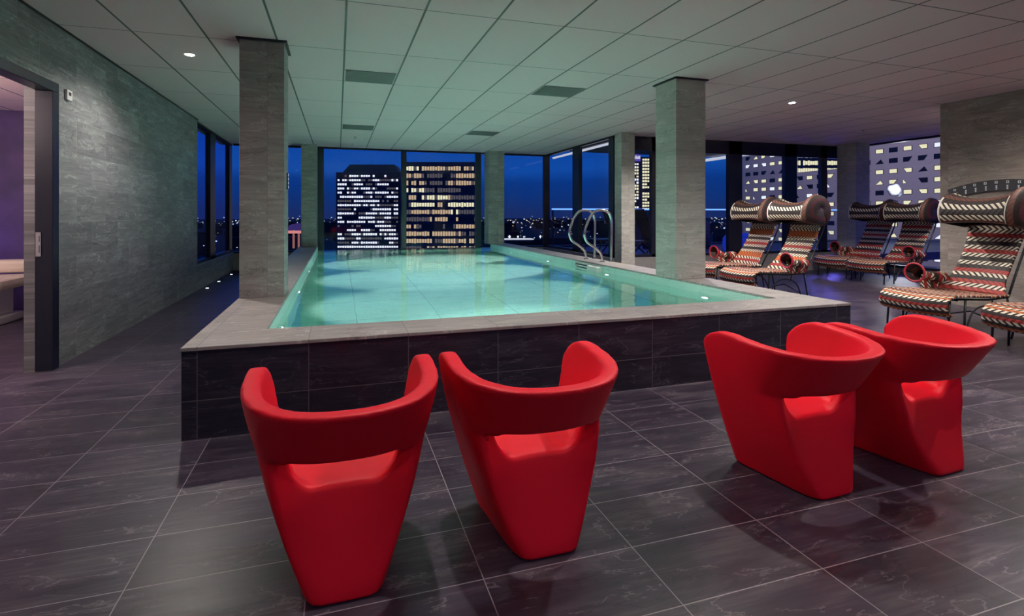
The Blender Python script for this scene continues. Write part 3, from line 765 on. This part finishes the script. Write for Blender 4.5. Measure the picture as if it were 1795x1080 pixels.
# ------------------------------------------------------------ city beyond the glass
win_cool = emis('window_lit_cool', (.85, .88, 1), 1.1); win_warm = emis('window_lit_warm', (1, .72, .46), .55)
win_yel = emis('window_lit_yellow', (1, .93, .62), .9); win_off = pbr('window_unlit', (.008, .01, .03), rough=.3)
win_dim = emis('window_lit_dim', (.35, .32, .38), .25)
navy_m = grainy('navy_facade', (.012, .016, .06), rough=.6); city_m = grainy('city_ground', (.006, .008, .022), rough=.9)
struct('ground', MB().box(-3000, 6000, 60, 6500, -61, -60), city_m)
def band_tower(name, label, x0, x1, ytop, d, rows, row_px, pane_px, gap_px, h_px, mats, probs, penthouse=None, runs=3, cat='office tower', body=None, zb=-60):
    """office tower across picture columns x0..x1 at distance d; each floor is one ribbon of panes"""
    k = d / F_; base = at((x0 + x1) / 2, CY, d); W_2 = (x1 - x0) * k / 2
    t = empty(name, (base.x, base.y, zb), -YAW, label, cat); Z = lambda py: 1.3 - (py - CY) * k - zb
    MB().box(-W_2, W_2, 0, W_2 * 1.3, 0, Z(ytop)).build('body', body or navy_m, t)
    if penthouse:
        (a0, a1, b0, b1, yt) = penthouse; z0, z1 = Z(ytop), Z(yt); f = lambda px: (px - (x0 + x1) / 2) * k
        m = MB()
        A = [(f(a0), 2 * k, z0), (f(a1), 2 * k, z0), (f(a1), W_2, z0), (f(a0), W_2, z0)]; B = [(f(b0), 5 * k, z1), (f(b1), 5 * k, z1), (f(b1), W_2 * .8, z1), (f(b0), W_2 * .8, z1)]
        for i in range(4): m.quad([A[i], A[(i + 1) % 4], B[(i + 1) % 4], B[i]])
        m.quad(B); m.build('penthouse', body or navy_m, t)
        MB().tube([(0, W_2 * .5, z1), (0, W_2 * .5, z1 + 9 * k)], [.4 * k, .15 * k], 6).build('mast', black_m, t)
    rnd = random.Random(name + label)
    for i in range(rows):
        py = ytop + row_px * (i + .9) ; m = MB(); x = x0 + 3; state = 0; left = 0; busy = rnd.random()
        while x < x1 - pane_px - 1:
            if left <= 0:
                left = rnd.randint(1, runs * 2); state = rnd.choices(range(len(mats)), [probs[0] * (.3 + 1.4 * (busy < .25)), *probs[1:]])[0]
            xx = (x - (x0 + x1) / 2) * k
            hh = h_px * rnd.uniform(.75, 1)
            m.box(xx, xx + pane_px * k, -.12, -.02, Z(py) - hh * k / 2, Z(py) + hh * k / 2, state if rnd.random() > .14 else rnd.choice((0, len(mats) - 1)))
            x += pane_px + gap_px; left -= 1
        m.build('window_band', mats, t)
    return t
band_tower('office_tower', 'left of the two dark towers behind the pool, with rows of cold white windows', 589, 702, 302, 150, 19, 7.3, 3.2, .9, 3.8, [win_off, win_cool, win_cool, win_dim], [.7, 1.1, .6, .4], (600, 700, 612, 690, 288))
band_tower('office_tower', 'right of the two dark towers behind the pool, with taller warm lit windows', 709, 842, 284, 140, 12, 12.7, 3.6, 1.0, 8.2, [win_off, win_warm, win_yel, win_dim], [.35, 1.0, .4, .6], runs=5)
t3 = band_tower('office_tower', 'narrow bright tower with a purple lit top right of the handrails', 1096, 1122, 283, 190, 16, 5.4, 3.4, .8, 3.8, [win_off, win_yel, win_yel, win_cool], [.15, 1, 1, .3])
k = 190 / F_; MB().box(-13 * k, 13 * k, -.5, 6 * k, 61.3 + 92 * k, 61.3 + 106 * k).build('lit_crown', emis('purple_crown', (.16, .10, .7), .6), t3)
m = MB()
for i, (a, h_) in enumerate(((-11, 6), (-9.6, 2), (-5, 5), (-2.6, 4), (-.4, 6), (1.9, 4), (4.2, 6), (6.4, 4), (8.6, 5), (10.6, 5))): m.box(a * k, (a + 1.5) * k, -.9, -.5, 61.3 + 96 * k, 61.3 + (96 + h_) * k)
m.build('sign_letters', ledw_m, t3)
band_tower('office_tower', 'bright tower wing with cream windows behind the dark mullion left of the large right pillar', 1123, 1158, 275, 200, 17, 5.4, 3.6, .8, 3.8, [win_off, win_yel, win_yel], [.5, 1, 1])
band_tower('office_tower', 'glass tower with yellow ribbon windows above the pale perforated block', 1372, 1486, 248, 230, 4, 13, 3.4, .7, 8.5, [win_off, win_yel, win_yel], [.1, 1, 1])
# pale office block with scattered cut windows
pale_m = grainy('pale_concrete', (.42, .38, .40), rough=.7)
fb = empty('office_block', (120, 100, -60), label='pale office block with scattered angular lit windows outside the right glass', cat='office building')
fm = MB(); fm.box(0, 25, -45, -4.7, 0, 95).box(0, 25, -4.7, 9.4, 0, 72.6).box(0, 1.6, 9.4, 27.7, 0, 95); fm.build('body', pale_m, fb)
rnd = random.Random(5); nwin = 0; extra = MB()
cells = []
for i in range(22):
    for j in range(-11, 6): cells.append((i, j))
cells.sort(key=lambda c: (abs(c[1] + 1) > 7, c[0] > 15, c[0]))
for (i, j) in cells:
    y = -38 + i * 3.02; z = 73.35 + 2.4 * j
    if y + 1.2 > 27: continue
    if -6.5 < y < 9.8 and z > 71.0: continue
    r_ = rnd.random(); w2, h2 = .95, .54
    quadp = [(-w2, -h2), (w2, -h2), (w2, h2), (-w2, h2)]
    if r_ < .13: quadp = [(-w2, -h2), (w2 * .3, -h2), (w2, h2), (-w2, h2)]
    elif r_ < .24: quadp = [(-w2 * .2, -h2), (w2, -h2), (w2, h2), (-w2, h2)]
    elif r_ < .33: quadp = [(-w2, -h2), (w2, -h2), (-w2 * .3, h2)]
    elif r_ < .40: quadp = [(w2 * .2, -h2), (w2, -h2), (w2, h2)]
    lit = 0 if (j == 0 or rnd.random() < .22) else (1 if rnd.random() < .75 else 2)
    m = MB() if nwin < 99 else extra
    m.quad([(-.03, y + a, z + b_) for a, b_ in quadp], 0)
    ca = sum(a for a, _ in quadp) / len(quadp); cb = sum(b_ for _, b_ in quadp) / len(quadp)
    if lit: m.quad([(-.08, y + ca + (a - ca) * .84, z + cb + (b_ - cb) * .8) for a, b_ in quadp], lit)
    if nwin < 99: m.build('window', [win_off, win_yel, win_cool], fb)
    nwin += 1
o = extra.build('window', [win_off, win_yel, win_cool], fb); o['kind'] = 'stuff'
fl = light('facade_fill_light', 'SPOT', (60, 60, 45), 90000, (.98, .84, 1), spot_size=math.radians(90), spot_blend=1, shadow_soft_size=2); aim(fl, (120, 98, 5))  # added unseen spot that brightens the pale block
# low lit pavilion left, lit deck with lamps, scattered town lights
pv = empty('lit_pavilion', tuple(at(512, 375, 190) - Vector((0, 0, 61))), -YAW, 'low round-roofed building with a pink lit edge left of the pool glass', 'building')
k = 190 / F_
MB().box(-14 * k, 14 * k, 0, 12, 0, 61 - 40 * k).build('body', navy_m, pv)
MB().tube([(0, 6, 61 - 29 * k), (0, 6, 61 - 24 * k), (0, 6, 61 - 19 * k), (0, 6, 61 - 17 * k)], [20 * k, 19 * k, 12 * k, 2 * k], 24).build('roof', emis('pavilion_roof', (.08, .05, .28), .5), pv)
MB().box(-18 * k, 18 * k, -1.5, -1, 61 - 34 * k, 61 - 29 * k).build('lit_edge', emis('pink_edge', (1, .35, .35), .7), pv)
for x in (-13, 3, 12): MB().box(x * k, (x + 3) * k, -1.2, -.8, 61 - 60 * k, 61 - 34 * k).build('lit_column', emis('pink_column', (.6, .25, .22), .5) if 'pink_column' not in MATS else MATS['pink_column'], pv)
k = 260 / F_
dk = empty('lit_station_roof', tuple(at(906, 420, 260)), -YAW + .12, 'long low white lit roof with lamps in the dark town beyond the back glass', 'building')
MB().box(-30 * k, 30 * k, -.3, 8, -.5 * k, 1.2 * k).build('roof', ledw_m, dk)
MB().box(-26 * k, 26 * k, 0, 7, -4.5 * k, -.5 * k).build('body', navy_m, dk)
for x, r_ in ((-28, 1.8), (-13, 2.6), (2, 2.0), (14, 1.2), (42, 2.2), (12, 1.0)):
    MB().tube([(x * k, 0, 1 * k), (x * k, 0, 5 * k)], .25 * k, 6).tube([(x * k, 0, 5 * k - r_ * k), (x * k, 0, 5 * k), (x * k, 0, 5 * k + r_ * k)], [.3 * r_ * k, r_ * k, .3 * r_ * k], 8).build('lamp', win_cool, dk)
tl = MB(); tl2 = MB()
for i in range(1500):
    a = math.radians(rnd.uniform(-25, 62)); d = 400 + 4200 * rnd.random() ** 1.1; q = .0021 * d * rnd.uniform(.35, 1.0)
    x, y = d * math.sin(a), d * math.cos(a); z = -59 + rnd.random() ** 3 * 40 * min(1, d / 1500)
    (tl if rnd.random() < .6 else tl2).box(x - q / 2, x + q / 2, y - q / 2, y + q / 2, z, z + q * rnd.choice((.6, 1)))
tag(tl.build('town_lights', win_cool), 'scattered cold white lights of the distant night town', 'town lights', kind='stuff')
tag(tl2.build('town_lights_warm', win_warm), 'scattered warm lights of the distant night town', 'town lights', kind='stuff')
bl = MB()
for i in range(260):
    a = math.radians(rnd.uniform(-25, 62)); d = rnd.uniform(320, 2600); w_2 = rnd.uniform(8, 30); x, y = d * math.sin(a), d * math.cos(a)
    bl.box(x - w_2, x + w_2, y - 8, y + 8, -60, -60 + rnd.uniform(8, 40))
tag(bl.build('town_blocks', city_m), 'dark low blocks of the distant town below the horizon', 'town', kind='stuff')
